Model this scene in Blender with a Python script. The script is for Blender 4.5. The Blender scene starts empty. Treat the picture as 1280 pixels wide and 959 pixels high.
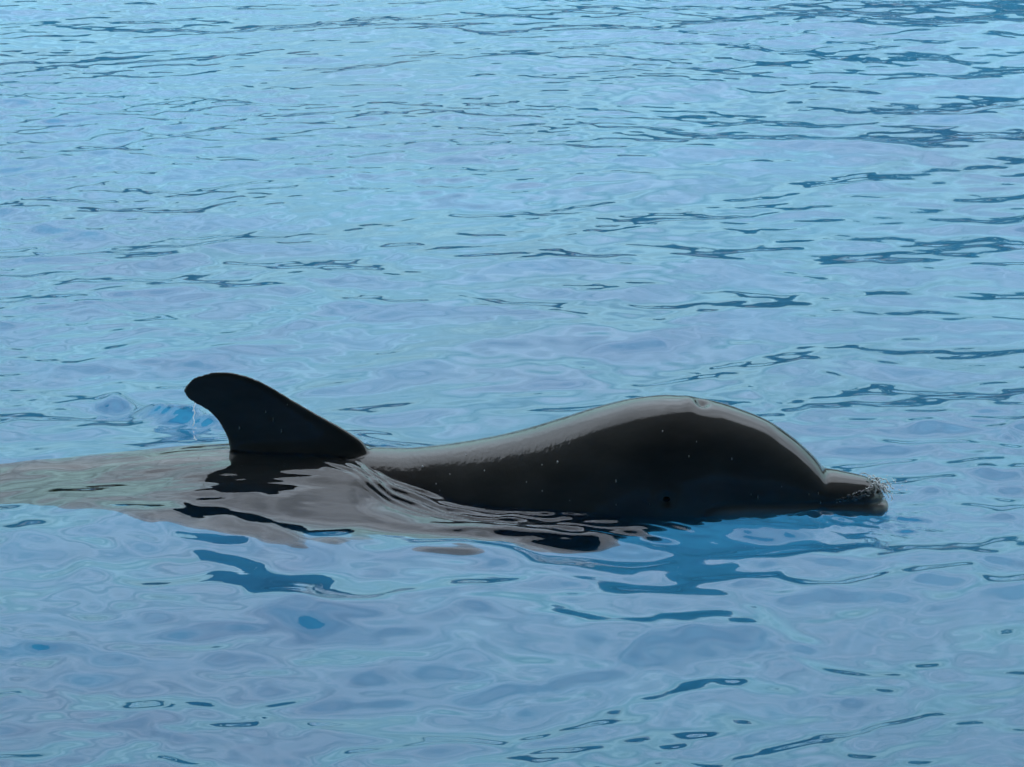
import bpy, bmesh, math, random
import numpy as np
from mathutils import Vector, Matrix
from mathutils.bvhtree import BVHTree

R_ = math.radians
random.seed(11)
rng = np.random.default_rng(11)
scene = bpy.context.scene
col = scene.collection

# ------------------------------------------------------------------ camera
cam_d = bpy.data.cameras.new("camera")
cam_d.sensor_width = 36.0
cam_d.angle = R_(18.0)
cam_d.clip_start = 0.05
cam_d.clip_end = 3000
cam = bpy.data.objects.new("camera", cam_d)
col.objects.link(cam)
cam.location = (0.0, -6.5427, 2.1917)
cam.rotation_euler = (R_(90 - 16.5), 0, 0)
scene.camera = cam

# ------------------------------------------------------------------ sky, sun, exposure
SUN_EL, SUN_AZ = R_(72), R_(-20)          # high, beyond the pool, behind cloud
world = bpy.data.worlds.new("World")
scene.world = world
world.use_nodes = True
nt = world.node_tree
nt.nodes.clear()
N = nt.nodes.new
out = N("ShaderNodeOutputWorld")
bg = N("ShaderNodeBackground")
bg.inputs["Strength"].default_value = 0.11
sky = N("ShaderNodeTexSky")
sky.sky_type = 'NISHITA'
sky.sun_disc = False
sky.sun_elevation = SUN_EL
sky.sun_rotation = SUN_AZ
tc = N("ShaderNodeTexCoord")
sep = N("ShaderNodeSeparateXYZ")
nt.links.new(tc.outputs["Generated"], sep.inputs[0])
zm = N("ShaderNodeMath"); zm.operation = 'ADD'; zm.inputs[1].default_value = 0.22
ab = N("ShaderNodeMath"); ab.operation = 'ABSOLUTE'
nt.links.new(sep.outputs["Z"], ab.inputs[0])
nt.links.new(ab.outputs[0], zm.inputs[0])
dv = N("ShaderNodeVectorMath"); dv.operation = 'DIVIDE'
cmb = N("ShaderNodeCombineXYZ")
for i in range(3):
    nt.links.new(zm.outputs[0], cmb.inputs[i])
nt.links.new(tc.outputs["Generated"], dv.inputs[0])
nt.links.new(cmb.outputs[0], dv.inputs[1])
cn = N("ShaderNodeTexNoise")
cn.inputs["Scale"].default_value = 3.4
cn.inputs["Detail"].default_value = 5
cn.inputs["Roughness"].default_value = 0.55
nt.links.new(dv.outputs[0], cn.inputs["Vector"])
# overcast deck overhead (brightest near the zenith), thinning to dimmer blue air towards the horizon
el = N("ShaderNodeMath"); el.operation = 'MULTIPLY_ADD'        # ragged lower edge of the cloud deck
cs = N("ShaderNodeMath"); cs.operation = 'SUBTRACT'; cs.inputs[1].default_value = 0.5
nt.links.new(cn.outputs["Fac"], cs.inputs[0])
nt.links.new(cs.outputs[0], el.inputs[0]); el.inputs[1].default_value = 0.15
nt.links.new(ab.outputs[0], el.inputs[2])
cr = N("ShaderNodeValToRGB")
stops = ((0.0, (.46, .74, .78)), (.19, (.72, 1.16, 1.20)), (.284, (.94, 1.48, 1.58)), (.366, (1.30, 1.68, 1.92)), (.56, (1.90, 2.16, 2.45)), (1.0, (2.35, 2.55, 2.8)))
e_ = cr.color_ramp.elements
while len(e_) < len(stops): e_.new(0.5)
for k_, (p_, c_) in enumerate(stops):
    e_[k_].position = p_
    e_[k_].color = (c_[0] / 3.6, c_[1] / 3.6, c_[2] / 3.6, 1)
nt.links.new(el.outputs[0], cr.inputs[0])
sc_ = N("ShaderNodeVectorMath"); sc_.operation = 'SCALE'
nt.links.new(cr.outputs[0], sc_.inputs[0])
cn2 = N("ShaderNodeTexNoise")
cn2.inputs["Scale"].default_value = 4.2; cn2.inputs["Detail"].default_value = 3; cn2.inputs["Roughness"].default_value = 0.6
cn2.inputs["Distortion"].default_value = 0.6
nt.links.new(dv.outputs[0], cn2.inputs["Vector"])
lum = N("ShaderNodeMapRange")                                  # thick and thin cloud
lum.inputs["From Min"].default_value = 0.34; lum.inputs["From Max"].default_value = 0.66
lum.inputs["To Min"].default_value = 25.0; lum.inputs["To Max"].default_value = 46.0
nt.links.new(cn2.outputs["Fac"], lum.inputs["Value"])
nt.links.new(lum.outputs[0], sc_.inputs["Scale"])
mx = N("ShaderNodeMix"); mx.data_type = 'RGBA'
mx.inputs["Factor"].default_value = 0.84
nt.links.new(sky.outputs[0], mx.inputs[6])
nt.links.new(sc_.outputs[0], mx.inputs[7])
nt.links.new(mx.outputs[2], bg.inputs["Color"])
nt.links.new(bg.outputs[0], out.inputs[0])

sd = bpy.data.lights.new("sun", 'SUN')
sd.energy = 0.6
sd.angle = R_(24)
sd.color = (1.0, 0.97, 0.93)
so = bpy.data.objects.new("sun", sd)
col.objects.link(so)
sdir = Vector((math.sin(SUN_AZ) * math.cos(SUN_EL), math.cos(SUN_AZ) * math.cos(SUN_EL), math.sin(SUN_EL)))
so.rotation_euler = sdir.to_track_quat('Z', 'Y').to_euler()
so.location = sdir * 60

vs = scene.view_settings
vs.view_transform = 'Standard'
vs.look = 'None'
vs.exposure = 0.0
vs.gamma = 1.0
vs.use_curve_mapping = False
cy = scene.cycles
cy.use_denoising = True
cy.max_bounces = 14
cy.transmission_bounces = 10
cy.glossy_bounces = 6
cy.diffuse_bounces = 4
cy.caustics_refractive = True
cy.caustics_reflective = True
cy.blur_glossy = 0.3
cy.sample_clamp_indirect = 8


# ------------------------------------------------------------------ helpers
def tag(o, label=None, cat=None, group=None, kind=None):
    if label: o["label"] = label
    if cat: o["category"] = cat
    if group: o["group"] = group
    if kind: o["kind"] = kind
    return o


def mesh_obj(name, verts, faces, mat=None, parent=None, smooth=False):
    me = bpy.data.meshes.new(name)
    me.from_pydata([tuple(v) for v in verts], [], faces)
    me.validate()
    if smooth:
        me.polygons.foreach_set("use_smooth", [True] * len(me.polygons))
    if mat: me.materials.append(mat)
    o = bpy.data.objects.new(name, me)
    col.objects.link(o)
    if parent: o.parent = parent
    return o


def box(name, lo, hi, mat, parent=None, bev=0.0):
    bm = bmesh.new()
    bmesh.ops.create_cube(bm, size=1)
    for v in bm.verts:
        v.co = Vector([(lo[i] + hi[i]) / 2 + v.co[i] * (hi[i] - lo[i]) for i in range(3)])
    if bev:
        bmesh.ops.bevel(bm, geom=bm.edges[:], offset=bev, segments=2, affect='EDGES')
    me = bpy.data.meshes.new(name)
    bm.to_mesh(me); bm.free()
    me.materials.append(mat)
    o = bpy.data.objects.new(name, me)
    col.objects.link(o)
    if parent: o.parent = parent
    return o


def mat_new(name):
    m = bpy.data.materials.new(name)
    m.use_nodes = True
    t = m.node_tree
    return m, t, t.nodes["Principled BSDF"], t.nodes["Material Output"]


def noisy_mat(name, c1, c2, scale, rough=0.8, bump=0.0, bscale=None, detail=5):
    m, t, p, o = mat_new(name)
    c = t.nodes.new("ShaderNodeTexCoord")
    n = t.nodes.new("ShaderNodeTexNoise")
    n.inputs["Scale"].default_value = scale
    n.inputs["Detail"].default_value = detail
    t.links.new(c.outputs["Object"], n.inputs["Vector"])
    r = t.nodes.new("ShaderNodeValToRGB")
    r.color_ramp.elements[0].position = 0.32
    r.color_ramp.elements[1].position = 0.7
    r.color_ramp.elements[0].color = (*c1, 1)
    r.color_ramp.elements[1].color = (*c2, 1)
    t.links.new(n.outputs["Fac"], r.inputs[0])
    t.links.new(r.outputs[0], p.inputs["Base Color"])
    p.inputs["Roughness"].default_value = rough
    if bump:
        n2 = t.nodes.new("ShaderNodeTexNoise")
        n2.inputs["Scale"].default_value = bscale or scale * 6
        n2.inputs["Detail"].default_value = 6
        t.links.new(c.outputs["Object"], n2.inputs["Vector"])
        b = t.nodes.new("ShaderNodeBump")
        b.inputs["Strength"].default_value = bump
        b.inputs["Distance"].default_value = 0.01
        t.links.new(n2.outputs["Fac"], b.inputs["Height"])
        t.links.new(b.outputs[0], p.inputs["Normal"])
    return m


# ------------------------------------------------------------------ materials
M_floor = noisy_mat("pool_paint", (0.001, 0.18, 0.37), (0.002, 0.27, 0.48), 0.9, 0.7, 0.1)
M_wall = noisy_mat("pool_wall_paint", (0.01, 0.12, 0.30), (0.02, 0.17, 0.36), 0.8, 0.6, 0.1)
M_conc = noisy_mat("concrete", (0.26, 0.255, 0.24), (0.36, 0.35, 0.33), 1.4, 0.85, 0.3)
M_roof = noisy_mat("roof_sheet", (0.035, 0.036, 0.038), (0.05, 0.05, 0.052), 0.6, 0.7)
M_steel = noisy_mat("dark_steel", (0.04, 0.042, 0.045), (0.06, 0.06, 0.062), 3, 0.5)
M_leaf = noisy_mat("leaf_green", (0.018, 0.045, 0.018), (0.04, 0.085, 0.03), 1.2, 0.6)
M_hedge = noisy_mat("hedge_green", (0.012, 0.034, 0.016), (0.03, 0.06, 0.024), 1.5, 0.7)
M_bark = noisy_mat("bark", (0.05, 0.037, 0.028), (0.09, 0.07, 0.05), 8, 0.9, 0.5)

# water: clear dielectric with a fine capillary bump
M_water, t, p, o_ = mat_new("water")
p.inputs["Base Color"].default_value = (1, 1, 1, 1)
p.inputs["Roughness"].default_value = 0.0
p.inputs["IOR"].default_value = 1.333
p.inputs["Transmission Weight"].default_value = 1.0
c = t.nodes.new("ShaderNodeTexCoord")
mp = t.nodes.new("ShaderNodeMapping")
mp.inputs["Scale"].default_value = (0.55, 1.0, 1.0)
t.links.new(c.outputs["Object"], mp.inputs["Vector"])
n1 = t.nodes.new("ShaderNodeTexNoise")
n1.inputs["Scale"].default_value = 26
n1.inputs["Detail"].default_value = 2
n1.inputs["Roughness"].default_value = 0.45
n1.inputs["Distortion"].default_value = 0.4
t.links.new(mp.outputs[0], n1.inputs["Vector"])
b = t.nodes.new("ShaderNodeBump")
b.inputs["Strength"].default_value = 0.05
b.inputs["Distance"].default_value = 0.006
t.links.new(n1.outputs["Fac"], b.inputs["Height"])
t.links.new(b.outputs[0], p.inputs["Normal"])

# droplets / splash water
M_drop, t, p, o_ = mat_new("splash_water")
p.inputs["Base Color"].default_value = (1, 1, 1, 1)
p.inputs["Roughness"].default_value = 0.03
p.inputs["IOR"].default_value = 1.333
p.inputs["Transmission Weight"].default_value = 0.1
p.inputs["Base Color"].default_value = (0.98, 0.98, 0.98, 1)
# aerated water scatters light right through
p.inputs["Subsurface Weight"].default_value = 1.0
p.inputs["Subsurface Radius"].default_value = (1, 1, 1)
p.inputs["Subsurface Scale"].default_value = 0.03

# wet dolphin skin
M_skin, t, p, o_ = mat_new("dolphin_skin")
c = t.nodes.new("ShaderNodeTexCoord")
at = t.nodes.new("ShaderNodeAttribute"); at.attribute_name = "tone"
n1 = t.nodes.new("ShaderNodeTexNoise")
n1.inputs["Scale"].default_value = 7
n1.inputs["Detail"].default_value = 6
n1.inputs["Roughness"].default_value = 0.6
mp = t.nodes.new("ShaderNodeMapping"); mp.inputs["Scale"].default_value = (0.5, 1.0, 1.4)
t.links.new(c.outputs["Object"], mp.inputs[0]); t.links.new(mp.outputs[0], n1.inputs["Vector"])
r1 = t.nodes.new("ShaderNodeValToRGB")
r1.color_ramp.elements[0].position = 0.3; r1.color_ramp.elements[0].color = (0.066, 0.060, 0.056, 1)
r1.color_ramp.elements[1].position = 0.75; r1.color_ramp.elements[1].color = (0.125, 0.114, 0.106, 1)
t.links.new(n1.outputs["Fac"], r1.inputs[0])
m1 = t.nodes.new("ShaderNodeMix"); m1.data_type = 'RGBA'
m1.inputs[7].default_value = (0.31, 0.27, 0.24, 1)
t.links.new(at.outputs["Fac"], m1.inputs["Factor"])
t.links.new(r1.outputs[0], m1.inputs[6])
t.links.new(m1.outputs[2], p.inputs["Base Color"])
p.inputs["Roughness"].default_value = 0.09
p.inputs["IOR"].default_value = 1.36
# streaming water film on the back: vertical rivulets, fading out on the head
wet = t.nodes.new("ShaderNodeAttribute"); wet.attribute_name = "film"
n2 = t.nodes.new("ShaderNodeTexNoise")
mp2 = t.nodes.new("ShaderNodeMapping"); mp2.inputs["Scale"].default_value = (1.0, 0.55, 0.55)
t.links.new(c.outputs["Object"], mp2.inputs[0]); t.links.new(mp2.outputs[0], n2.inputs["Vector"])
n2.inputs["Scale"].default_value = 110; n2.inputs["Detail"].default_value = 3
n2.inputs["Roughness"].default_value = 0.55
mb = t.nodes.new("ShaderNodeMath"); mb.operation = 'MULTIPLY'
t.links.new(n2.outputs["Fac"], mb.inputs[0]); t.links.new(wet.outputs["Fac"], mb.inputs[1])
b = t.nodes.new("ShaderNodeBump"); b.inputs["Strength"].default_value = 0.3; b.inputs["Distance"].default_value = 0.003
t.links.new(mb.outputs[0], b.inputs["Height"])
t.links.new(b.outputs[0], p.inputs["Normal"])

M_eye, t, p, o_ = mat_new("eye_dark")
p.inputs["Base Color"].default_value = (0.006, 0.005, 0.005, 1)
p.inputs["Roughness"].default_value = 0.05

# ------------------------------------------------------------------ setting: pool, deck
PX0, PX1, PY0, PY1 = -22.0, 22.0, -3.1, 26.0     # pool basin
DEPTH = -2.6
GZ = 0.45                                        # deck level above the water
# ground: one sheet with the basin left open
gv = []; gf = []
BIG = 900.0
xs = [-BIG, PX0 - .3, PX1 + .3, BIG]; ys = [-BIG, PY0 - .3, PY1 + .3, BIG]
for y in ys:
    for x in xs: gv.append((x, y, GZ))
for j in range(3):
    for i in range(3):
        if i == 1 and j == 1: continue
        a = j * 4 + i
        gf.append((a, a + 1, a + 5, a + 4))
tag(mesh_obj("ground", gv, gf, M_conc), kind="structure")
tag(mesh_obj("pool_floor", [(PX0, PY0, DEPTH), (PX1, PY0, DEPTH), (PX1, PY1, DEPTH), (PX0, PY1, DEPTH)], [(0, 1, 2, 3)], M_floor), kind="structure")
for nm, lo, hi in (("pool_wall_near", (PX0 - .3, PY0 - .3, DEPTH - .1), (PX1 + .3, PY0, GZ - .02)),
                   ("pool_wall_far", (PX0 - .3, PY1, DEPTH - .1), (PX1 + .3, PY1 + .3, GZ - .02)),
                   ("pool_wall_left", (PX0 - .3, PY0, DEPTH - .1), (PX0, PY1, GZ - .02)),
                   ("pool_wall_right", (PX1, PY0, DEPTH - .1), (PX1 + .3, PY1, GZ - .02))):
    tag(box(nm, lo, hi, M_wall), kind="structure")
for nm, lo, hi in (("pool_coping_near", (PX0 - .45, PY0 - .45, GZ - .02), (PX1 + .45, PY0 + .05, GZ + .06)),
                   ("pool_coping_far", (PX0 - .45, PY1 - .05, GZ - .02), (PX1 + .45, PY1 + .45, GZ + .06)),
                   ("pool_coping_left", (PX0 - .45, PY0 + .05, GZ - .02), (PX0 + .05, PY1 - .05, GZ + .06)),
                   ("pool_coping_right", (PX1 - .05, PY0 + .05, GZ - .02), (PX1 + .45, PY1 - .05, GZ + .06))):
    tag(box(nm, lo, hi, M_conc, bev=0.015), kind="structure")

# ------------------------------------------------------------------ dolphin
YAW = 0.17


def axis_y(u): return -(u - 0.4) * YAW - 0.22 * np.maximum(0.0, -0.62 - u) ** 2


#        u      z_axis_top  zc     bb     w
PROF = [(-1.78, -0.055, -0.085, 0.026, 0.020),
        (-1.70, -0.045, -0.085, 0.036, 0.024),
        (-1.55, -0.020, -0.085, 0.060, 0.036),
        (-1.30, 0.008, -0.085, 0.085, 0.062),
        (-1.10, 0.030, -0.090, 0.110, 0.092),
        (-0.90, 0.048, -0.100, 0.145, 0.128),
        (-0.70, 0.062, -0.110, 0.175, 0.165),
        (-0.50, 0.074, -0.110, 0.200, 0.195),
        (-0.38, 0.084, -0.125, 0.195, 0.192),
        (-0.292, 0.092, -0.128, 0.195, 0.192),
        (-0.24, 0.092, -0.128, 0.194, 0.192),
        (-0.171, 0.099, -0.124, 0.194, 0.193),
        (-0.068, 0.118, -0.112, 0.194, 0.195),
        (0.017, 0.140, -0.090, 0.196, 0.196),
        (0.102, 0.169, -0.056, 0.200, 0.196),
        (0.187, 0.199, -0.014, 0.202, 0.194),
        (0.271, 0.221, 0.022, 0.196, 0.182),
        (0.338, 0.228, 0.044, 0.184, 0.172),
        (0.397, 0.223, 0.054, 0.170, 0.161),
        (0.440, 0.215, 0.054, 0.156, 0.146),
        (0.490, 0.199, 0.052, 0.138, 0.134),
        (0.541, 0.178, 0.046, 0.116, 0.120),
        (0.592, 0.144, 0.038, 0.096, 0.102),
        (0.626, 0.115, 0.032, 0.084, 0.090),
        (0.647, 0.094, 0.028, 0.077, 0.083),
        (0.661, 0.079, 0.026, 0.073, 0.082),
        (0.695, 0.071, 0.022, 0.070, 0.073),
        (0.729, 0.064, 0.016, 0.064, 0.065),
        (0.754, 0.057, 0.008, 0.058, 0.058),
        (0.770, 0.041, 0.002, 0.047, 0.046),
        (0.784, 0.026, -0.003, 0.034, 0.034),
        (0.791, 0.010, -0.005, 0.015, 0.017)]
P = np.array(PROF)
ZS = (P[:, 0] - 0.4) * 0.0231
P[:, 1] += ZS; P[:, 2] += ZS


def sm_interp(x, xp, fp):
    # monotone-ish cubic (Catmull tangents)
    x = np.asarray(x, float)
    dl = np.diff(fp) / np.diff(xp)
    m = np.concatenate([[dl[0]], np.where(dl[1:] * dl[:-1] > 0, 2 * dl[1:] * dl[:-1] / np.where(dl[1:] + dl[:-1] == 0, 1, dl[1:] + dl[:-1]), 0), [dl[-1]]])
    i = np.clip(np.searchsorted(xp, x) - 1, 0, len(xp) - 2)
    h = xp[i + 1] - xp[i]
    s = np.clip((x - xp[i]) / h, 0, 1)
    h00 = 2 * s**3 - 3 * s**2 + 1; h10 = s**3 - 2 * s**2 + s
    h01 = -2 * s**3 + 3 * s**2; h11 = s**3 - s**2
    return h00 * fp[i] + h10 * h * m[i] + h01 * fp[i + 1] + h11 * h * m[i + 1]


SD, CD = math.sin(R_(18.3)), math.cos(R_(18.3))


def body_params(u):
    zt = sm_interp(u, P[:, 0], P[:, 1]); zc = sm_interp(u, P[:, 0], P[:, 2])
    bb = sm_interp(u, P[:, 0], P[:, 3]); w = sm_interp(u, P[:, 0], P[:, 4])
    s = (zt - zc) * CD
    bt = np.sqrt(np.maximum(s * s - (w * SD) ** 2, (0.4 * s) ** 2)) / CD
    return zc, bt, bb, w


def build_dolphin():
    V = []; F = []
    us = np.concatenate([np.linspace(-1.78, 0.3, 170), np.linspace(0.305, 0.791, 130)])
    NT = 72
    zc, bt, bb, w = body_params(us)
    th = np.linspace(0, 2 * np.pi, NT, endpoint=False)
    ct, st = np.cos(th), np.sin(th)
    for i, u in enumerate(us):
        # keel slightly the back, keep the flanks full
        hy = w[i] * np.sign(ct) * np.abs(ct) ** 0.96
        hz = np.where(st > 0, bt[i], bb[i]) * np.sign(st) * np.abs(st) ** 0.96
        for k in range(NT):
            V.append((u, axis_y(u) + hy[k], zc[i] + hz[k]))
    n = len(us)
    for i in range(n - 1):
        for k in range(NT):
            a = i * NT + k; b_ = i * NT + (k + 1) % NT
            F.append((a, b_, b_ + NT, a + NT))
    F.append(tuple(range(NT))[::-1])
    F.append(tuple((n - 1) * NT + k for k in range(NT)))

    def section_loft(secs):
        """secs: list of closed rings with the same number of points"""
        base = len(V); m = len(secs[0])
        for s in secs: V.extend(s)
        for i in range(len(secs) - 1):
            for k in range(m):
                a = base + i * m + k; b_ = base + i * m + (k + 1) % m
                F.append((a, b_, b_ + m, a + m))
        F.append(tuple(base + k for k in range(m))[::-1])
        F.append(tuple(base + (len(secs) - 1) * m + k for k in range(m)))

    def foil(nc=18):
        """unit airfoil ring: (chord 0..1 from leading edge, half thickness)"""
        x = (1 - np.cos(np.linspace(0, np.pi, nc))) / 2
        tk = 2.6 * (0.2969 * np.sqrt(x) - 0.126 * x - 0.3516 * x**2 + 0.2843 * x**3 - 0.1015 * x**4) + 0.06
        tk[0] = 0.0; tk[-1] = 0.0
        ring = [(x[i], tk[i]) for i in range(nc)] + [(x[i], -tk[i]) for i in range(nc - 2, 0, -1)]
        return ring
    ring = foil()

    # dorsal fin: leading and trailing edges at each height
    lead = np.array([(-0.300, 0.060), (-0.318, 0.097), (-0.360, 0.128), (-0.412, 0.157), (-0.463, 0.186), (-0.514, 0.217),
                     (-0.548, 0.235), (-0.575, 0.2445), (-0.600, 0.250), (-0.618, 0.2535)])
    trail = np.array([(-0.612, 0.040), (-0.6165, 0.082), (-0.622, 0.106), (-0.634, 0.129), (-0.650, 0.152), (-0.668, 0.167),
                      (-0.690, 0.179), (-0.708, 0.193), (-0.7155, 0.207), (-0.706, 0.226), (-0.686, 0.240), (-0.657, 0.250), (-0.640, 0.2535)])
    zz = np.concatenate([np.linspace(-0.02, 0.23, 46), np.linspace(0.2335, 0.2535, 12)])
    secs = []
    for z in zz:
        xl = float(sm_interp(z, lead[:, 1], lead[:, 0])); xt = float(sm_interp(z, trail[:, 1], trail[:, 0]))
        zrel = max(0.0, z - 0.08)
        thick = 0.030 * (1 - 0.62 * min(1, zrel / 0.17)) + 0.03 * math.exp(-zrel / 0.014)
        if z > 0.235: thick *= math.sqrt(max(0.05, 1 - ((z - 0.235) / 0.0195) ** 2))
        s = []
        for (cx, tk) in ring:
            x = xl + (xt - xl) * cx
            s.append((x, axis_y(x) + tk * thick * 2.0, z + (x - 0.4) * 0.0231))
        secs.append(s)
    section_loft(secs)

    # tail flukes, flat blades either side of the peduncle
    for sgn in (-1, 1):
        secs = []
        for q in np.linspace(0, 1, 16):
            span = 0.30 * q
            xl = -1.62 - 0.20 * q**1.3 - 0.05 * q**4
            xt = -1.84 + 0.03 * math.sin(q * 2.6) - 0.05 * q**3
            ch = max(0.008, (xl - xt))
            th_ = 0.016 * (1 - 0.75 * q)
            s = []
            for (cx, tk) in ring:
                x = xl - ch * cx
                s.append((x, axis_y(x) + sgn * span, -0.082 + tk * th_ * 2 - 0.02 * q))
            secs.append(s if sgn > 0 else s[::-1])
        section_loft(secs)
    # pectoral flippers, swept back and down
    for sgn in (-1, 1):
        secs = []
        for q in np.linspace(0, 1, 14):
            span = 0.30 * q
            cx0 = 0.13 - 0.26 * q**1.4
            ch = 0.15 * (1 - q**2.2) + 0.012
            th_ = 0.02 * (1 - 0.7 * q)
            s = []
            for (cx, tk) in ring:
                x = cx0 - ch * cx
                s.append((x, axis_y(x) + sgn * (0.15 + span * 0.05), -0.15 + span * 0.04 + tk * th_ * 2))
            secs.append(s if sgn > 0 else s[::-1])
        section_loft(secs)

    me = bpy.data.meshes.new("body_raw")
    me.from_pydata(V, [], F)
    bm = bmesh.new(); bm.from_mesh(me)
    bmesh.ops.recalc_face_normals(bm, faces=bm.faces[:])
    bm.to_mesh(me); bm.free()
    raw = bpy.data.objects.new("body_raw", me)
    col.objects.link(raw)
    rm = raw.modifiers.new("r", 'REMESH'); rm.mode = 'VOXEL'; rm.voxel_size = 0.0046; rm.adaptivity = 0
    sm = raw.modifiers.new("s", 'SMOOTH'); sm.factor = 0.5; sm.iterations = 6
    dg = bpy.context.evaluated_depsgraph_get()
    ev = raw.evaluated_get(dg)
    me2 = bpy.data.meshes.new_from_object(ev)
    bpy.data.objects.remove(raw)
    nv = len(me2.vertices)
    co = np.empty(nv * 3); me2.vertices.foreach_get("co", co); co = co.reshape(-1, 3)
    no = np.empty(nv * 3); me2.vertices.foreach_get("normal", no); no = no.reshape(-1, 3)
    u = co[:, 0]; v = co[:, 1] - axis_y(u); z = co[:, 2]
    # mouth line
    um = np.array([0.395, 0.43, 0.50, 0.58, 0.66, 0.72, 0.76, 0.80]); zm_ = np.array([0.020, 0.030, 0.032, 0.028, 0.026, 0.026, 0.024, 0.022])
    mz = np.interp(u, um, zm_)
    side = np.clip((u - 0.392) / 0.02, 0, 1) * np.clip(np.abs(v) / 0.02 + (u > 0.76), 0, 1)
    d = z - mz
    groove = -0.0062 * np.exp(-(d / 0.0052) ** 2) * side
    lip = 0.0035 * np.exp(-((d + 0.016) / 0.010) ** 2) * side
    # eye socket swelling
    ex, ez = 0.322, 0.050
    re = np.hypot((u - ex) * 0.9, z - ez)
    ew = np.clip((np.abs(v) - 0.06) / 0.04, 0, 1)
    eye = ew * (0.0045 * np.exp(-((re - 0.020) / 0.009) ** 2) - 0.004 * np.exp(-(re / 0.012) ** 2))
    # crease round the foot of the melon
    cre = -0.0016 * np.exp(-((u - 0.668 + 0.25 * np.maximum(0, 0.07 - z)) / 0.011) ** 2) * (z > 0.03)
    # blowhole: low rim behind, crescent pit
    top = z > 0.12
    pit = -0.011 * np.exp(-(((u - 0.402) / 0.012) ** 2 + ((v + 0.004) / 0.020) ** 2)) * top
    rim = 0.0045 * np.exp(-(((u - 0.375) / 0.016) ** 2 + (v / 0.05) ** 2)) * top
    # soft muscle undulations
    und = 0.0022 * np.sin(u * 21 + 3 * z + 1.0) * np.exp(-((z - 0.05) / 0.09) ** 2) + 0.0012 * np.sin(u * 43 - 22 * z)
    und *= np.clip((np.abs(v) - 0.06) / 0.08, 0, 1) * np.clip((z + 0.12) / 0.06, 0, 1) * np.clip((u + 0.3) / 0.1, 0, 1) * np.clip((0.64 - u) / 0.08, 0, 1)
    co += no * (groove + lip + eye + cre + pit + rim + und)[:, None]
    me2.vertices.foreach_set("co", co.ravel())
    # pigmentation: paler lower jaw and belly; film: where water streams off the back
    lowj = np.clip(-d / 0.012, 0, 1) * np.clip((u - 0.40) / 0.06, 0, 1) * 0.9
    tipj = np.clip((u - 0.715) / 0.05, 0, 1) * np.clip((0.036 - z) / 0.02, 0, 1) * 1.0
    belly = np.clip((-0.17 - z) / 0.08, 0, 1) * (u > -1.5) * (np.abs(v) < 0.13)
    tone = np.maximum(np.maximum(lowj, tipj), belly * 0.9)
    film = np.clip((0.42 - u) / 0.35, 0.06, 1) * np.clip((u + 0.36) / 0.06, 0.0, 1) * np.clip((z + 0.02) / 0.03, 0, 1)
    for nm, arr in (("tone", tone), ("film", film)):
        a = me2.attributes.new(nm, 'FLOAT', 'POINT')
        a.data.foreach_set("value", arr.astype(np.float32))
    me2.polygons.foreach_set("use_smooth", [True] * len(me2.polygons))
    me2.materials.clear(); me2.materials.append(M_skin)
    me2.name = "body"
    return me2


dol = bpy.data.objects.new("dolphin", None)
col.objects.link(dol)
tag(dol, "dark grey wet dolphin swimming at the surface with fin and melon above water", "dolphin")
body_me = build_dolphin()
body = bpy.data.objects.new("body", body_me)
col.objects.link(body)
body.parent = dol
bvh = BVHTree.FromPolygons([v.co.copy() for v in body_me.vertices], [tuple(p_.vertices) for p_ in body_me.polygons])
for sgn in (-1, 1):
    hit = bvh.ray_cast(Vector((0.322, sgn * 1.0, 0.050)), Vector((0, -sgn, 0)))
    bm = bmesh.new()
    bmesh.ops.create_uvsphere(bm, u_segments=20, v_segments=12, radius=1)
    for v in bm.verts: v.co = Vector((v.co.x * 0.011, v.co.y * 0.008, v.co.z * 0.007))
    me = bpy.data.meshes.new("eye"); bm.to_mesh(me); bm.free()
    for p_ in me.polygons: p_.use_smooth = True
    me.materials.append(M_eye)
    e = bpy.data.objects.new("eye", me); col.objects.link(e); e.parent = dol
    e.location = hit[0] + Vector((0, -sgn * 0.004, 0))

# ------------------------------------------------------------------ water surface
def grow(a, b, h0, g):
    r = [a]; h = h0
    while (r[-1] < b) if b > a else (r[-1] > b):
        h *= g
        r.append(r[-1] + (h if b > a else -h))
    r[-1] = b
    return r[1:]


xd = np.concatenate([np.arange(-2.35, -1.15, 0.009), np.arange(-1.15, 1.15, 0.005), np.arange(1.15, 2.3501, 0.009)])
yd = np.concatenate([np.arange(-1.75, -0.6, 0.006), np.arange(-0.6, 0.6, 0.004), np.arange(0.6, 6.8, 0.009)])
gx = np.array(grow(xd[0], PX0 + .002, 0.0075, 1.07)[::-1] + list(xd) + grow(xd[-1], PX1 - .002, 0.0075, 1.07))
gy = np.array(grow(yd[0], PY0 + .002, 0.0055, 1.07)[::-1] + list(yd) + grow(yd[-1], PY1 - .002, 0.0095, 1.07))
X, Y = np.meshgrid(gx, gy)


def vnoise(x, y, seed):
    """smooth value noise"""
    r = np.random.default_rng(seed)
    tab = r.random((64, 64)) * 2 - 1
    xi = np.floor(x).astype(int); yi = np.floor(y).astype(int)
    fx = x - xi; fy = y - yi
    fx = fx * fx * fx * (fx * (fx * 6 - 15) + 10); fy = fy * fy * fy * (fy * (fy * 6 - 15) + 10)
    a = tab[xi % 64, yi % 64]; b_ = tab[(xi + 1) % 64, yi % 64]
    c_ = tab[xi % 64, (yi + 1) % 64]; d_ = tab[(xi + 1) % 64, (yi + 1) % 64]
    return (a * (1 - fx) + b_ * fx) * (1 - fy) + (c_ * (1 - fx) + d_ * fx) * fy


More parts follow.
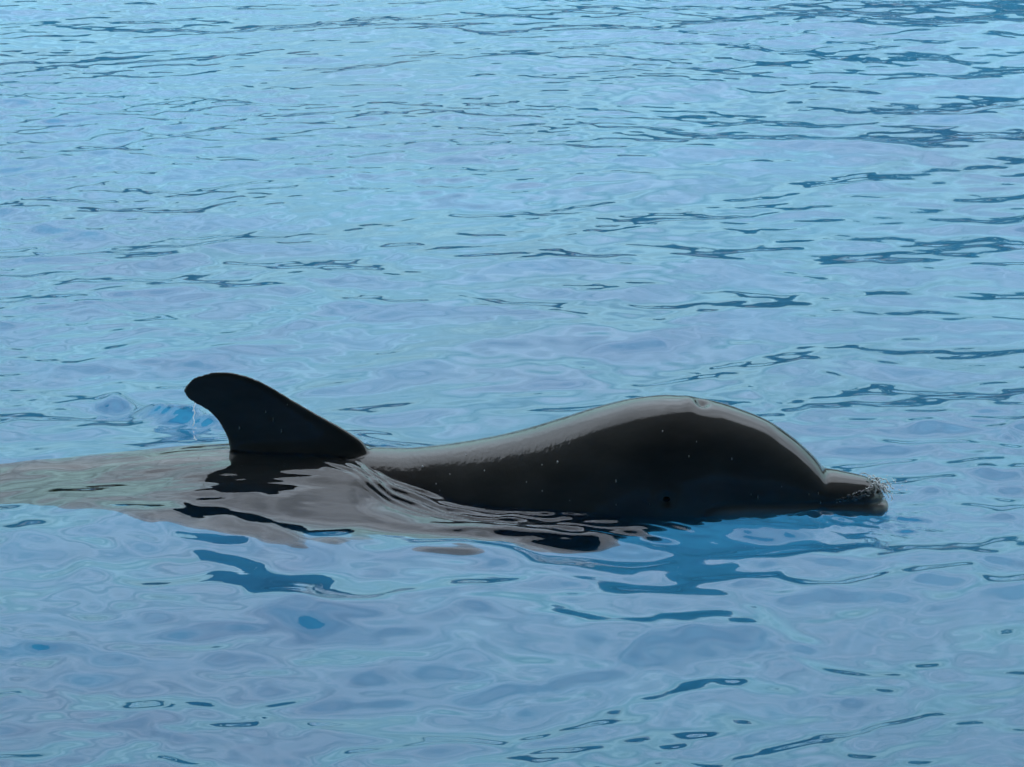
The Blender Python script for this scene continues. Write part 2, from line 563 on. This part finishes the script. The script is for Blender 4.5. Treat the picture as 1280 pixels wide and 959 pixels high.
v_ = Y - axis_y(X)
SLOPE_LONG, SLOPE_MID, SLOPE_SHORT = 0.030, 0.048, 0.082
win = np.exp(-(np.maximum(0, np.abs(X) - 2.4) / 2.0) ** 2) * np.exp(-(np.maximum(0, Y - 6.8) / 2.0) ** 2) * np.exp(-(np.maximum(0, -1.75 - Y) / 1.5) ** 2)
near_d = np.exp(-(v_ / 0.34) ** 4) * np.clip((0.45 - X) / 0.4, 0, 1)
wake = np.exp(-(v_ / 0.30) ** 4) * np.clip((0.1 - X) / 0.3, 0, 1)
calm_mid = 1 - 0.34 * near_d - 0.05 * wake
calm_short = 1 - 0.30 * near_d - 0.10 * wake
wx = 0.10 * vnoise(X * 0.9 + 7, Y * 0.9 + 3, 1) + 0.03 * vnoise(X * 2.9, Y * 2.9, 2)
wy = 0.10 * vnoise(X * 0.9 + 1, Y * 0.9 + 9, 3) + 0.03 * vnoise(X * 2.9, Y * 2.9 + 5, 4)
patch = np.clip(0.75 + 0.9 * vnoise(X * 0.7 + 0.08 * Y + 11, Y * 0.55 + 2, 5), 0.4, 1.6)
patch2 = np.clip(0.9 + 0.7 * vnoise(X * 0.9 + 3, Y * 0.7 + 8, 6), 0.45, 1.6)
Xw, Yw = X + wx, Y + wy
H = np.zeros_like(X); DX = np.zeros_like(X); DY = np.zeros_like(X)


def add_waves(n, l0, l1, slope, spread, amp, chop, base_dir=R_(96)):
    global H, DX, DY
    for i in range(n):
        lam = l0 * (l1 / l0) ** ((i + rng.random()) / n)
        k = 2 * np.pi / lam
        a = slope / k * math.sqrt(2.0 / n) * (0.6 + 0.8 * rng.random())
        th = base_dir + rng.normal() * spread + (np.pi if rng.random() < 0.35 else 0)
        ph = rng.random() * 2 * np.pi
        cx, sx = math.cos(th), math.sin(th)
        arg = k * (cx * Xw + sx * Yw) + ph
        H += amp * a * np.cos(arg)
        s = np.sin(arg) * (a * chop)
        DX -= amp * cx * s
        DY -= amp * sx * s


add_waves(14, 0.75, 2.4, SLOPE_LONG, 0.45, (1 - 0.35 * near_d), 0.9)
add_waves(34, 0.24, 0.75, SLOPE_MID, 0.55, calm_mid * patch2 * win, 1.1)
add_waves(60, 0.055, 0.24, SLOPE_SHORT, 0.6, calm_short * patch * win, 0.8)
add_waves(36, 0.08, 0.32, 0.036, 0.85, calm_mid * win * (1 + 0.9 * np.clip((1.2 - Y) / 1.8, 0, 1)), 0.9)

# the swell carried over the submerged back, and the bow wave at the beak
au = np.array([-2.6, -1.9, -1.5, -1.1, -0.85, -0.62, -0.45, -0.34, -0.25, -0.15, -0.02, 0.15, 0.4, 0.55, 0.66, 0.73, 0.79, 0.86, 1.0, 1.3])
ah = np.array([0.0, 0.002, 0.006, 0.014, 0.030, 0.054, 0.064, 0.062, 0.038, 0.020, 0.006, 0.0, -0.002, 0.006, 0.018, 0.014, 0.0, 0.0, 0.0, 0.0])
ws = np.array([0.4, 0.40, 0.36, 0.33, 0.31, 0.29, 0.28, 0.27, 0.26, 0.25, 0.24, 0.24, 0.2, 0.14, 0.11, 0.095, 0.08, 0.07, 0.1, 0.1])
A = sm_interp(np.clip(X, -2.6, 1.3), au, ah) * ((X > -2.6) & (X < 1.3))
S = np.interp(X, au, ws)
H += A * np.exp(-np.abs(v_ / S) ** 2.1)
# near-side wake furrows
q = v_ + 0.30 + 0.10 * (X + 0.1) + 0.03 * vnoise(X * 5 + 2, v_ * 6, 31)
H += (0.0042 * np.cos(q * 2 * np.pi / 0.16)) * np.exp(-(q / 0.22) ** 2) * np.exp(-((X - 0.05) / 0.75) ** 2)
q2 = v_ + 0.36 - 0.35 * (X - 0.55) + 0.05 * vnoise(X * 5 + 8, v_ * 7, 32) + 0.012 * vnoise(X * 17, v_ * 20, 33)
H += 0.008 * np.cos(q2 * 2 * np.pi / 0.21) * np.exp(-(q2 / 0.26) ** 2) * np.exp(-((X - 0.45) / 0.34) ** 2)

# fine ripples of the sheet sliding off the back beside the fin
curve = v_ - np.interp(X, [-0.6, -0.45, -0.34, -0.25, -0.12, 0.05, 0.2], [0.10, 0.06, -0.01, -0.11, -0.17, -0.20, -0.21])
reg = np.exp(-((curve + 0.055) / 0.085) ** 4) * np.clip((X + 0.62) / 0.12, 0, 1) * np.clip((0.30 - X) / 0.3, 0, 1)
nz = vnoise(X * 7 + 5, v_ * 22, 8) + 0.5 * vnoise(X * 15, v_ * 40 + 3, 9)
H += reg * (0.0018 * np.sin(curve * 2 * np.pi / 0.036 + 2.4 * nz) + 0.0020 * nz)
# faint cross ripples over the sheet beside the fin
reg5 = np.exp(-((X + 0.66) / 0.30) ** 4) * np.exp(-((v_ + 0.06) / 0.22) ** 4)
H += reg5 * 0.0010 * (vnoise(X * 8 + 3, v_ * 42, 41) + 0.5 * vnoise(X * 17, v_ * 75, 42))
# capillary fan at the mouth and bow
reg2 = np.exp(-((v_ + 0.10) / 0.07) ** 2) * np.clip((X - 0.25) / 0.2, 0, 1) * np.clip((0.95 - X) / 0.12, 0, 1)
H += reg2 * 0.0045 * (vnoise(X * 24, v_ * 38, 12) + 0.6 * vnoise(X * 55, v_ * 80, 13))
# chatter along the near flank's waterline
reg4 = np.exp(-((v_ + 0.21 - 0.05 * np.clip(X, 0, 0.5)) / 0.055) ** 2) * np.clip((X + 0.25) / 0.2, 0, 1) * np.clip((0.6 - X) / 0.2, 0, 1)
H += reg4 * 0.0048 * (vnoise(X * 11 + 4, v_ * 34, 21) + 0.55 * vnoise(X * 26, v_ * 60, 22))
reg6 = np.exp(-((v_ + 0.33) / 0.09) ** 2) * np.exp(-((X - 0.12) / 0.30) ** 4)
H += reg6 * 0.0042 * (vnoise(X * 7 + 6, v_ * 24, 51) + 0.6 * vnoise(X * 16 + 1, v_ * 46, 52))
# churned ridge thrown off behind the fin on the far side
vc = 0.23 + 0.85 * np.clip(-0.62 - X, -0.05, 0.5) + 0.02 * vnoise(X * 14, Y * 3, 17)
reg3 = np.exp(-((X + 0.79) / 0.16) ** 4) * np.exp(-((v_ - vc) / 0.048) ** 2)
H += reg3 * (0.036 + 0.014 * vnoise(X * 16 + 1, v_ * 9, 16))
reg3b = np.exp(-((X + 0.79) / 0.18) ** 4) * np.exp(-((v_ - vc + 0.03) / 0.06) ** 2)
H += reg3b * 0.0045 * (vnoise(X * 20 + 2, v_ * 30, 14) + 0.6 * vnoise(X * 42, v_ * 55, 15))

verts = np.stack([X + DX, Y + DY, H], -1)
# keep the rim on the pool walls
verts[:, 0, 0] = gx[0]; verts[:, -1, 0] = gx[-1]; verts[0, :, 1] = gy[0]; verts[-1, :, 1] = gy[-1]
verts = verts.reshape(-1, 3)
ny, nx = X.shape
ii = (np.arange(ny - 1)[:, None] * nx + np.arange(nx - 1)[None, :]).ravel()
quads = np.stack([ii, ii + 1, ii + nx + 1, ii + nx], -1).astype(np.int32)
me = bpy.data.meshes.new("water")
me.vertices.add(len(verts)); me.vertices.foreach_set("co", verts.astype(np.float32).ravel())
me.loops.add(quads.size); me.loops.foreach_set("vertex_index", quads.ravel())
me.polygons.add(len(quads))
me.polygons.foreach_set("loop_start", np.arange(0, quads.size, 4, dtype=np.int32))
me.update(calc_edges=True)
me.polygons.foreach_set("use_smooth", np.ones(len(quads), dtype=bool))
me.materials.append(M_water)
water = bpy.data.objects.new("water", me)
col.objects.link(water)
tag(water, kind="structure")

# ------------------------------------------------------------------ far side: low wall, hedge, trees
tag(box("poolside_wall", (-24, 30.0, GZ), (24, 30.25, GZ + 0.75), M_conc, bev=0.02),
    "low pale concrete wall along the far side of the pool", "wall")


def leaf_cloud(n, fn, size):
    V = []; F = []
    for i in range(n):
        c_, nr = fn()
        a = Vector((random.gauss(0, 1), random.gauss(0, 1), random.gauss(0, 1))).normalized()
        n_ = (Vector(nr) * 0.8 + a * 0.8).normalized()
        t1 = n_.cross(a).normalized() if abs(n_.dot(a)) < .99 else n_.orthogonal().normalized()
        t2 = n_.cross(t1)
        s = size * random.uniform(0.6, 1.4)
        k = len(V)
        for (p1, p2) in ((-1, 0), (0, -.55), (1, 0), (0, .55)):
            V.append(Vector(c_) + t1 * p1 * s + t2 * p2 * s)
        F.append((k, k + 1, k + 2, k + 3))
    return V, F


def hedge_pt():
    x = random.uniform(-26, 26); s = random.random()
    top = 2.1 + 0.35 * math.sin(x * 0.7) + 0.25 * math.sin(x * 1.9 + 1)
    if s < .3: return (x, 31.0 + random.uniform(0, 1.2), GZ + top + random.uniform(-.1, .12)), (0, 0, 1)
    return (x, 31.0 + random.uniform(-.1, .3), GZ + random.uniform(0, top)), (0, -1, 0)


V, F = leaf_cloud(9000, hedge_pt, 0.17)
k = len(V)
for x in np.linspace(-26, 26, 53):
    top = 2.0 + 0.35 * math.sin(x * 0.7) + 0.25 * math.sin(x * 1.9 + 1)
    for (y, z) in ((31.1, GZ - .05), (31.1, GZ + top), (32.2, GZ + top), (32.2, GZ - .05)): V.append(Vector((x, y, z)))
for i in range(52):
    for j in range(3):
        a = k + i * 4 + j
        F.append((a, a + 4, a + 5, a + 1))
tag(mesh_obj("hedge", V, F, M_hedge), "clipped dark green hedge behind the far poolside wall", "hedge")


def make_tree():
    root = bpy.data.objects.new("tree", None); col.objects.link(root)
    Vt = []; Ft = []

    def limb(p0, p1, r0, r1, seg=8):
        d_ = (p1 - p0).normalized(); a = d_.orthogonal().normalized(); b2 = d_.cross(a)
        k = len(Vt)
        for q_ in range(4):
            f_ = q_ / 3; r_ = r0 + (r1 - r0) * f_; c_ = p0.lerp(p1, f_) + a * 0.06 * math.sin(f_ * 5)
            for s_ in range(seg):
                an = 2 * math.pi * s_ / seg
                Vt.append(c_ + (a * math.cos(an) + b2 * math.sin(an)) * r_)
        for q_ in range(3):
            for s_ in range(seg):
                A_ = k + q_ * seg + s_; B_ = k + q_ * seg + (s_ + 1) % seg
                Ft.append((A_, B_, B_ + seg, A_ + seg))
    limb(Vector((0, 0, -.1)), Vector((0.1, 0, 1.7)), 0.2, 0.13)
    tips = []
    for i in range(9):
        an = i * 2.4; e = Vector((math.cos(an) * random.uniform(.6, 1.3), math.sin(an) * random.uniform(.6, 1.3), random.uniform(2.3, 4.1)))
        limb(Vector((0.1, 0, 1.5 + .05 * i)), e, 0.07, 0.02, 6); tips.append(e)
    trunk = mesh_obj("trunk", Vt, Ft, M_bark, root, True)
    clumps = [(t_, random.uniform(.55, .95)) for t_ in tips] + [(Vector((random.gauss(0, .8), random.gauss(0, .8), random.uniform(2.2, 4.3))), random.uniform(.4, .8)) for _ in range(14)]

    def pt():
        c_, r_ = random.choice(clumps)
        d_ = Vector((random.gauss(0, 1), random.gauss(0, 1), random.gauss(0, 1))).normalized()
        return c_ + d_ * r_ * random.uniform(.6, 1.0), d_
    V, F = leaf_cloud(5200, pt, 0.11)
    mesh_obj("crown", V, F, M_leaf, root)
    return root


tree0 = make_tree()
tag(tree0, "leafy green tree behind the hedge on the far poolside", "tree", "trees behind the far hedge")
spots = [(-21, 35, 1.0), (-16.5, 36.5, .85), (-12, 35, 1.1), (-5.5, 37, .8), (3.5, 36, .95), (6.5, 35, 1.15), (10, 36.5, 1.05), (14.5, 35, 1.2), (19, 36, 1.0), (23, 35, 1.1)]
for i, (x, y, s) in enumerate(spots):
    r = tree0
    if i:
        r = tree0.copy(); col.objects.link(r)
        for ch in list(tree0.children):
            c2 = ch.copy(); col.objects.link(c2); c2.parent = r
    r.location = (x, y, GZ); r.scale = (s, s, s); r.rotation_euler = (0, 0, i * 1.7)

# ------------------------------------------------------------------ grandstand canopy over the near side
roof = bpy.data.objects.new("grandstand_canopy", None); col.objects.link(roof)
tag(roof, "dark cantilevered grandstand canopy over the near side of the pool", "canopy")
RE, RB, RZ = 4.6, -16.0, 9.0
for i in range(16):
    x0 = -24 + i * 3.0
    box("roof_panel", (x0 + .01, RB, RZ), (x0 + 2.99, RE, RZ + 0.08), M_roof, roof)
for i in range(9):
    x0 = -24 + i * 6.0
    box("beam", (x0 - .12, RB, RZ - .5), (x0 + .12, RE - .3, RZ - .004), M_steel, roof)
    box("column", (x0 - .2, -12.2, GZ - .05), (x0 + .2, -11.8, RZ - .504), M_steel, roof)
box("fascia", (-24.1, RE + .003, RZ - .35), (24.1, RE + .12, RZ + .2), M_steel, roof)
tag(box("grandstand_back_wall", (-24, -16.4, GZ - .05), (24, -16.05, RZ + .06), M_roof), "dark rear wall closing the grandstand under the canopy", "wall")

# ------------------------------------------------------------------ splash, drip and beads of water
def tube_into(V, F, pts, rad, seg=7):
    k = len(V); n_ = len(pts)
    for i, p_ in enumerate(pts):
        d_ = (pts[min(i + 1, n_ - 1)] - pts[max(i - 1, 0)]).normalized()
        a = d_.orthogonal().normalized(); b2 = d_.cross(a)
        for s_ in range(seg):
            an = 2 * math.pi * s_ / seg
            V.append(p_ + (a * math.cos(an) + b2 * math.sin(an)) * rad[i])
    for i in range(n_ - 1):
        for s_ in range(seg):
            A_ = k + i * seg + s_; B_ = k + i * seg + (s_ + 1) % seg
            F.append((A_, B_, B_ + seg, A_ + seg))
    F.append(tuple(k + s_ for s_ in range(seg))[::-1]); F.append(tuple(k + (n_ - 1) * seg + s_ for s_ in range(seg)))


def bead_into(V, F, c_, r3, seg=8, rings=6):
    k = len(V)
    V.append(c_ + Vector((0, 0, r3[2])))
    for i in range(1, rings):
        ph = math.pi * i / rings
        for s_ in range(seg):
            an = 2 * math.pi * s_ / seg
            V.append(c_ + Vector((r3[0] * math.sin(ph) * math.cos(an), r3[1] * math.sin(ph) * math.sin(an), r3[2] * math.cos(ph))))
    V.append(c_ - Vector((0, 0, r3[2])))
    last = len(V) - 1
    for s_ in range(seg):
        F.append((k, k + 1 + s_, k + 1 + (s_ + 1) % seg))
        F.append((last, last - seg + (s_ + 1) % seg, last - seg + s_))
    for i in range(rings - 2):
        for s_ in range(seg):
            A_ = k + 1 + i * seg + s_; B_ = k + 1 + i * seg + (s_ + 1) % seg
            F.append((A_, A_ + seg, B_ + seg, B_))


def on_body(x, z, sgn=-1):
    h_ = bvh.ray_cast(Vector((x, sgn * 1.0, z)), Vector((0, -sgn, 0)))
    return h_[0], h_[1]


rs = random.Random(5)
V = []; F = []
# ragged sheet thrown up in front of the beak tip: wavy ribbons curling forward and down
for i in range(24):
    f0 = i / 25
    y0 = rs.uniform(-0.090, -0.040)
    x0 = rs.uniform(0.745, 0.778); L = rs.uniform(0.014, 0.034); z0 = rs.uniform(0.044, 0.060)
    w1, w2, w3 = rs.uniform(0, 6), rs.uniform(0, 6), rs.uniform(0.7, 1.4)
    pts = []; rad = []; n_ = 16
    for q_ in range(n_):
        f_ = q_ / (n_ - 1)
        pts.append(Vector((x0 + L * f_, y0 + 0.005 * math.sin(w2 + f_ * 6), z0 + 0.010 * f_ - 0.024 * f_ * f_ * w3 + 0.0022 * math.sin(w1 + f_ * 15) + 0.001 * math.sin(w2 + f_ * 31))))
        rad.append(rs.uniform(0.0008, 0.0030) * (0.25 + 0.75 * math.sin(math.pi * min(1, f_ * 0.92 + .04))))
    tube_into(V, F, pts, rad)
# water curling over the lip along the side of the beak
for i in range(18):
    x0 = rs.uniform(0.680, 0.765)
    z0 = 0.036 + 0.014 * (x0 - 0.68) / 0.085 + rs.uniform(-0.005, 0.005)
    pts = []; rad = []
    L = rs.uniform(0.010, 0.030); n_ = 10; w1 = rs.uniform(0, 6)
    for q_ in range(n_):
        f_ = q_ / (n_ - 1); x = min(0.78, x0 + L * f_)
        h_, _n = on_body(x, z0 + 0.0022 * math.sin(w1 + 9 * f_) + 0.003 * f_)
        if h_ is None: continue
        pts.append(h_ + _n * 0.0012); rad.append(rs.uniform(0.0008, 0.0026) * (0.3 + 0.7 * math.sin(math.pi * f_)))
    if len(pts) > 3: tube_into(V, F, pts, rad)
for arc in range(4):                                            # lumpy crests of broken water
    ya = -0.080 + 0.013 * arc; za = rs.uniform(0.050, 0.064); La = rs.uniform(0.045, 0.066); xa = rs.uniform(0.735, 0.752); wa = rs.uniform(0, 6)
    for i in range(34):
        f_ = i / 33
        c_ = Vector((xa + La * f_ + rs.gauss(0, .0012), ya + 0.006 * math.sin(wa + f_ * 5), za + 0.016 * f_ - 0.042 * f_ * f_ + 0.003 * math.sin(wa + f_ * 13) + rs.gauss(0, .0012)))
        r0 = rs.uniform(0.0007, 0.0020) * (0.45 + 0.55 * abs(math.sin(wa * 2 + f_ * 8)))
        bead_into(V, F, c_, (r0 * rs.uniform(1, 1.8), r0, r0 * rs.uniform(.7, 1)), 7, 5)
for i in range(60):                                             # crest running back along the lip
    x = rs.uniform(0.675, 0.772)
    h_, _n = on_body(x, 0.034 + 0.016 * (x - 0.675) / 0.09 + rs.gauss(0, .0028))
    if h_ is None: continue
    r0 = rs.uniform(0.0006, 0.0016)
    bead_into(V, F, h_ + _n * 0.001, (r0 * rs.uniform(1, 2.6), r0, r0), 7, 5)
for i in range(26):
    c_ = Vector((rs.gauss(0.795, 0.02), rs.gauss(-0.066, 0.02), rs.uniform(0.03, 0.066)))
    r0 = rs.uniform(0.0005, 0.0014)
    bead_into(V, F, c_, (r0, r0, r0), 7, 5)
tag(mesh_obj("splash", V, F, M_drop, None, True), "small white splash of water breaking over the tip of the beak", "splash", kind="stuff")

# trickle falling from the trailing edge of the fin
V = []; F = []
pts = []; rad = []
for q_ in range(22):
    f_ = q_ / 21
    pts.append(Vector((-0.690 - 0.004 * f_ + 0.0015 * math.sin(f_ * 17), axis_y(-0.69), 0.158 - 0.055 * f_)))
    rad.append(0.0006 + 0.0006 * math.sin(f_ * 23) ** 2)
tube_into(V, F, pts, rad)
for i in range(7):
    r0 = rs.uniform(0.0007, 0.0012)
    bead_into(V, F, Vector((-0.692 + rs.uniform(-.003, .003), axis_y(-0.69), rs.uniform(0.07, 0.10))), (r0, r0, r0 * 1.8))
tag(mesh_obj("water_trickle", V, F, M_drop, None, True), "thin trickle of water dripping from the dorsal fin tip", "water drip")

# beads of water clinging to the wet flank and fin
V = []; F = []
for i in range(30):
    if i < 5: x, z = rs.uniform(-0.62, -0.45), rs.uniform(0.09, 0.17)
    else:
        x = rs.uniform(-0.22, 0.66)
        z = rs.uniform(0.02, 0.01 + float(np.interp(x, [-0.2, 0.34, 0.66], [0.06, 0.19, 0.05])))
    h_, n_ = on_body(x, z)
    if h_ is None: continue
    r0 = rs.choice((0.0006, 0.0008, 0.0010, 0.0015))
    bead_into(V, F, h_ + n_ * r0 * 0.4, (r0, r0, r0 * rs.uniform(1.5, 3.6)))
tag(mesh_obj("water_beads", V, F, M_drop, None, True), "tiny beads of water running down the dolphin's dark flank", "water droplets", kind="stuff")
